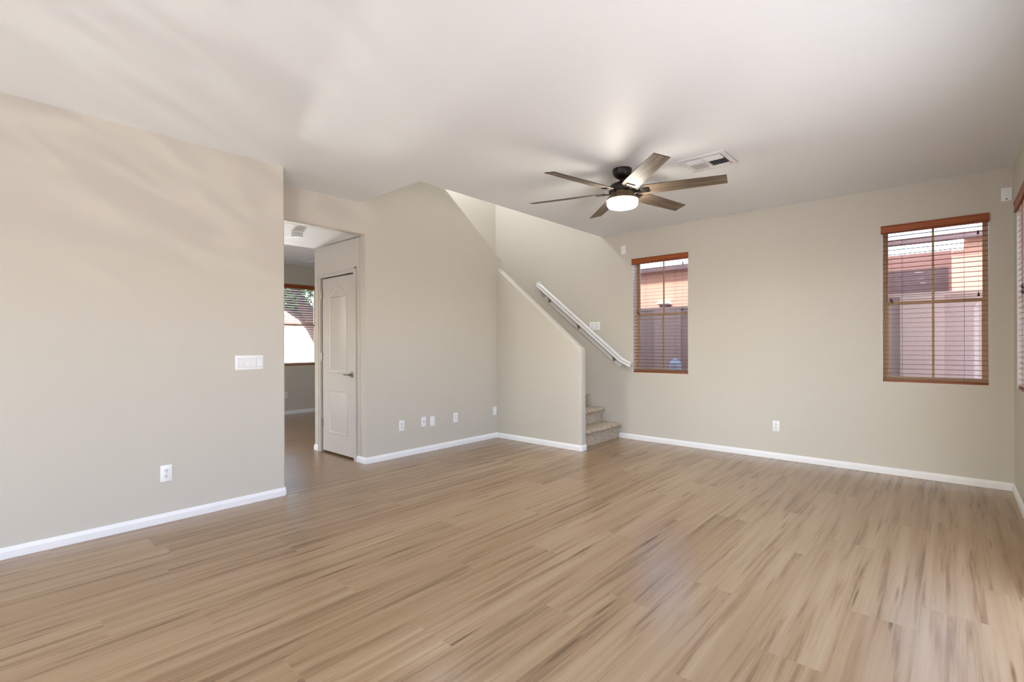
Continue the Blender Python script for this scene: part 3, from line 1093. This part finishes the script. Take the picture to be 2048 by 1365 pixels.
# ------------------------------------------------------------------ ceiling fan
FX, FY, FZ = -2.082, 3.757, 2.549
fan = thing('ceiling_fan', 'six-blade wood and dark bronze ceiling fan with lit glass drum light', 'ceiling fan', (FX, FY, CEIL))
MB().lathe([(0.060, CEIL-0.0005), (0.080, CEIL-0.001), (0.082, CEIL-0.016), (0.079, CEIL-0.022), (0.078, CEIL-0.036), (0.070, CEIL-0.054), (0.054, CEIL-0.070), (0.032, CEIL-0.082), (0.02, CEIL-0.086)], FX, FY, 48).build('canopy', M['bronze'], fan, smooth=True)
MB().lathe([(0.014, CEIL-0.086), (0.014, FZ+0.085)], FX, FY, 16).build('downrod', M['bronze'], fan, smooth=True)
MB().lathe([(0.022, FZ+0.108), (0.026, FZ+0.084), (0.060, FZ+0.078), (0.094, FZ+0.062), (0.112, FZ+0.040), (0.114, FZ+0.014), (0.112, FZ-0.001), (0.098, FZ-0.004)], FX, FY, 48).build('motor_housing', M['bronze'], fan, smooth=True)
MB().lathe([(0.096, FZ-0.004), (0.100, FZ-0.022), (0.104, FZ-0.030), (0.121, FZ-0.046), (0.131, FZ-0.060), (0.133, FZ-0.070), (0.126, FZ-0.072)], FX, FY, 48).build('light_fitter', M['kit'], fan, smooth=True)
MB().lathe([(0.125, FZ-0.064), (0.128, FZ-0.074), (0.128, FZ-0.094), (0.125, FZ-0.112), (0.116, FZ-0.125), (0.095, FZ-0.131), (0.055, FZ-0.134), (0.0005, FZ-0.135)], FX, FY, 48).build('glass_shade', M['shade'], fan, smooth=True)
pt = math.radians(13.5)
for k in range(6):
    ph = math.radians(18+60*k)
    e = Vector((math.cos(ph), math.sin(ph), 0))
    nl = Vector((-e.y, e.x, 0))
    wv = nl*math.cos(pt)-Vector((0, 0, 1))*math.sin(pt)     # left side lower
    up = wv.cross(e)*-1
    if up.z < 0: up = -up
    o_ = Vector((FX, FY, FZ))
    # outline in (radius, width)
    ol = [(0.150, -0.030), (0.160, -0.052), (0.180, -0.066), (0.25, -0.070), (0.45, -0.068), (0.70, -0.063), (0.815, -0.060),
          (0.822, 0.060), (0.70, 0.063), (0.45, 0.068), (0.25, 0.070), (0.180, 0.066), (0.160, 0.052), (0.150, 0.030)]
    def ring(h):
        return [(o_+e*a+wv*b+up*h) for a, b in ol]
    bl = bpy.data.objects.new('blade', None) if False else None
    # blade mesh is modelled along local X so the grain runs with the blade
    me_b = MB()
    n = len(ol)
    for h in (-0.003, 0.003):
        for a, b in ol:
            me_b.v.append((a, b, h))
    me_b.f.append(tuple(range(n)))
    me_b.f.append(tuple(range(2*n-1, n-1, -1)))
    for q in range(n):
        me_b.f.append((q, (q+1) % n, n+(q+1) % n, n+q))
    ob = me_b.build('blade', M['blade'])
    ob.data.materials.append(M['blade_edge'])
    for p in ob.data.polygons:
        if abs(p.normal.z) < 0.5: p.material_index = 1
    ob.parent = fan
    rot = Matrix((e, wv, up)).transposed().to_4x4()
    ob.matrix_local = Matrix.Translation(o_-Vector(fan.location)) @ rot
    br = MB()
    br.box(0.085, 0.150, -0.018, 0.018, -0.012, -0.002).box(0.140, 0.222, -0.036, 0.036, -0.011, -0.0032)
    br2 = br.build('blade_bracket', M['bronze'], bevel=0.003)
    br2.parent = ob
    for (sx, sy) in ((0.165, -0.014), (0.165, 0.014), (0.188, 0.0)):
        s2 = MB().tube((sx, sy, -0.011), (sx, sy, -0.0135), 0.004, 8).build('screw', M['metal'])
        s2.parent = ob

# ------------------------------------------------------------------ ceiling registers
def register(name, label, x0, x1, y0, y1, z):
    root = thing(name, label, 'ceiling vent', ((x0+x1)/2, (y0+y1)/2, z))
    m = 0.042
    fr = MB()
    zz = z-0.006
    for (a, b, c, d) in ((x0, x1, y0, y0+m), (x0, x1, y1-m, y1), (x0, x0+m, y0+m, y1-m), (x1-m, x1, y0+m, y1-m)):
        fr.box(a, b, c, d, zz, z-0.0005)
    fr.build('vent_frame', M['white'], root, bevel=0.002)
    MB().box(x0+m, x1-m, y0+m, y1-m, z-0.003, z-0.0006).build('duct', M['black'], root)
    ix0, ix1, iy0, iy1 = x0+m+.004, x1-m-.004, y0+m+.004, y1-m-.004
    xm = (x0+x1)/2
    lv = MB()
    lv.box(xm-.008, xm+.008, iy0, iy1, z-0.014, z-0.003)
    ysp = iy0+(iy1-iy0)*0.36
    # long vanes near side
    for k in range(4):
        y = iy0+0.010+k*(ysp-iy0-0.010)/4
        for (a, b) in ((ix0, xm-.008), (xm+.008, ix1)):
            lv.quad((a, y, z-0.003), (b, y, z-0.003), (b, y+0.010, z-0.015), (a, y+0.010, z-0.015))
    yfar = iy1-(iy1-iy0)*0.12
    for half, sg in ((0, -1), (1, 1)):
        a, b = (ix0, xm-.008) if half == 0 else (xm+.008, ix1)
        nv = 6
        for k in range(nv):
            x = a+(b-a)*(k+0.5)/nv
            lv.quad((x, ysp, z-0.003), (x, yfar, z-0.003), (x+sg*0.007, yfar, z-0.015), (x+sg*0.007, ysp, z-0.015))
    lv.box(ix0, ix1, yfar, iy1, z-0.012, z-0.004)
    lv.box(ix0, ix1, ysp-.004, ysp+.0, z-0.014, z-0.003)
    lv.build('vanes', M['white'], root)

register('ceiling_vent', 'square white ceiling vent beside the fan', -1.657, -1.292, 3.895, 4.248, CEIL)
register('ceiling_vent', 'small vent on the far room ceiling, seen through the hall', -8.52, -8.15, 3.98, 4.34, CEIL)

# hall ceiling light
hl = thing('ceiling_light', 'small round unlit flush light on the hall ceiling', 'ceiling light', (-4.985, 2.30, HALL))
MB().lathe([(0.050, HALL-0.0005), (0.056, HALL-0.002), (0.056, HALL-0.016), (0.052, HALL-0.018)], -4.985, 2.30, 32).build('base', M['plastic'], hl, smooth=True)
MB().lathe([(0.054, HALL-0.017), (0.054, HALL-0.052), (0.048, HALL-0.060), (0.0005, HALL-0.062)], -4.985, 2.30, 32).build('glass_diffuser', M['frost'], hl, smooth=True)

# recessed lights behind the camera, seen only as reflections in the window panes
for (x, y) in ((-0.48, -1.15), (-0.50, -2.35), (-0.49, -3.5)):
    d = thing('recessed_light', 'round recessed ceiling light behind the camera', 'ceiling light', (x, y, CEIL), 'recessed lights behind the camera')
    MB().lathe([(0.085, CEIL-0.0005), (0.085, CEIL-0.004), (0.07, CEIL-0.005)], x, y, 24).build('ring', M['white'], d, smooth=True)
    MB().lathe([(0.069, CEIL-0.0052), (0.069, CEIL-0.0062)], x, y, 24).build('lens', M['lamp'] if 'lamp' in M else M.setdefault('lamp', plain('lit_lens', lin(255, 250, 240), 0.4, emit=(1, 0.95, 0.85, 1), estr=9)), d)

# ------------------------------------------------------------------ outside
struct(MB().box(-60, 40, -45, 60, -0.35, -0.15).build('ground', M['gravel']), 'pale gravel ground outside', 'ground')

# block fence along the side yard
fe = thing('block_fence', 'pinkish block wall fence outside the two windows', 'fence', (-1.5, 7.52, -0.15))
MB().box(-12, 4.55, 7.52, 7.67, -0.15, 1.81).build('fence_wall', M['block'], fe)
MB().box(-12, 4.55, 7.50, 7.69, 1.81, 1.85).build('fence_cap', M['block_col'], fe)
for x in (-0.245, -3.35, -6.4, 2.86):
    MB().box(x-0.197, x+0.197, 7.42, 7.52, -0.15, 1.80).build('pilaster', M['block_col'], fe)

# neighbour's house
nh = thing('neighbour_house', 'peach stucco house with dark fascia beyond the block fence', 'house', (-1.5, 9.2, -0.15))
MB().box(-12, -1.55, 9.0, 9.2, -0.15, 2.70).box(0.022, 0.143, 9.0, 9.3, -0.15, 2.52).box(0.143, 8, 9.0, 9.3, -0.15, 2.70).build('house_wall', M['peach'], nh)
MB().box(-1.55, 0.022, 9.5, 9.7, -0.15, 2.60).build('recessed_wall', M['shadedwall'], nh)
MB().box(-12.3, 8.3, 8.86, 8.92, 2.645, 2.735).build('fascia', M['fascia'], nh)
MB().box(-12.3, -1.55, 8.92, 9.2, 2.70, 2.73).box(0.143, 8.3, 8.92, 9.2, 2.70, 2.73).build('soffit', M['fascia'], nh)
MB().box(-1.2, -0.02, 9.47, 9.52, 1.75, 2.36).build('dark_window', plain('dark_screen', lin(66, 46, 50), 0.5), nh)

# garden tank by the fence seen at the foot of the first window
tk = MB().lathe([(0.085, -0.15), (0.088, 0.90), (0.088, 0.975), (0.075, 0.99), (0.045, 1.03), (0.02, 1.045)], -3.06, 7.1, 28)
o = tk.build('garden_tank', M['tank'], loc=None, smooth=True)
tag(o, 'pale blue domed tank outside the window nearer the stairs, at its lower right', 'tank')
# wall light on the neighbour's wall
wl = thing('outdoor_light', 'cream wall light on the peach house, seen through the window nearer the stairs', 'outdoor light', (-4.06, 8.99, 2.02))
MB().prism([(-4.20, 2.02), (-3.93, 2.02), (-3.97, 2.10), (-4.12, 2.10)], 'y', 8.84, 8.97).build('lamp_shade', plain('cream_lamp', lin(250, 235, 200), 0.5), wl)
MB().prism([(-4.15, 2.018), (-3.96, 2.018), (-4.01, 1.94), (-4.10, 1.94)], 'y', 8.86, 8.999).build('lamp_bracket', plain('brown_lamp_bracket', lin(96, 66, 62), 0.5), wl)

# front yard beyond the far room
o = MB().prism([(-21.0, 3.5), (-10.6, 9.5), (-10.7, 9.67), (-21.1, 3.67)], 'z', -0.15, 1.80).build('garden_wall', M['whitewall'])
tag(o, 'bright white wall filling the lower half of the far room window view', 'wall outside')
hs = thing('street_house', 'low peach house behind the white wall, seen in the far room window', 'house', (-26, 8, -0.15))
MB().box(-30, -26, -4, 22, -0.15, 2.2).build('house_wall', stucco('pale_peach_stucco', lin(250, 222, 205), 30), hs)
MB().prism([(-30.5, 2.2), (-25.5, 2.2), (-28, 3.1)], 'y', -5, 23).build('roof', M['roof'], hs)
tree = thing('tree', 'leaning brown tree with green leaves outside the far room window', 'tree', (-12.2, 6.6, -0.15))
tb = MB()
path = [Vector((-12.2, 6.9, -0.15)), Vector((-12.2, 6.6, 0.9)), Vector((-12.2, 6.1, 1.75)), Vector((-12.2, 5.55, 2.45)), Vector((-12.2, 5.2, 3.2))]
rad = [0.30, 0.26, 0.24, 0.22, 0.16]
for a in range(4):
    tb.tube(path[a], path[a+1], rad[a], 14, rad[a+1])
tb.tube(path[2], (-12.0, 5.0, 2.3), 0.10, 8, 0.06)
tb.tube(path[3], (-12.4, 6.2, 3.2), 0.12, 8, 0.06)
tb.build('trunk', M['bark'], tree, smooth=True)
lf = MB()
rl = random.Random(5)
def leafq(c, s):
    a = Vector((rl.uniform(-1, 1), rl.uniform(-1, 1), rl.uniform(-1, 1))).normalized()
    b = a.orthogonal().normalized()
    d = a.cross(b)
    lf.quad(c-b*s, c+d*s*0.5, c+b*s, c-d*s*0.5)
for _ in range(3000):
    while True:
        p = Vector((rl.uniform(-1, 1), rl.uniform(-1, 1), rl.uniform(-1, 1)))
        if p.length < 1: break
    c = Vector((-12.3, 5.4, 3.05))+Vector((p.x*0.9, p.y*1.7, p.z*0.95))
    leafq(c, rl.uniform(0.05, 0.10))
lf.build('leaves', M['leaf'], tree)
struct(MB().box(4.6, 4.8, -12, 14, -0.15, 1.9).build('wall_yard', M['block']), 'yard wall beyond the right window', 'wall')
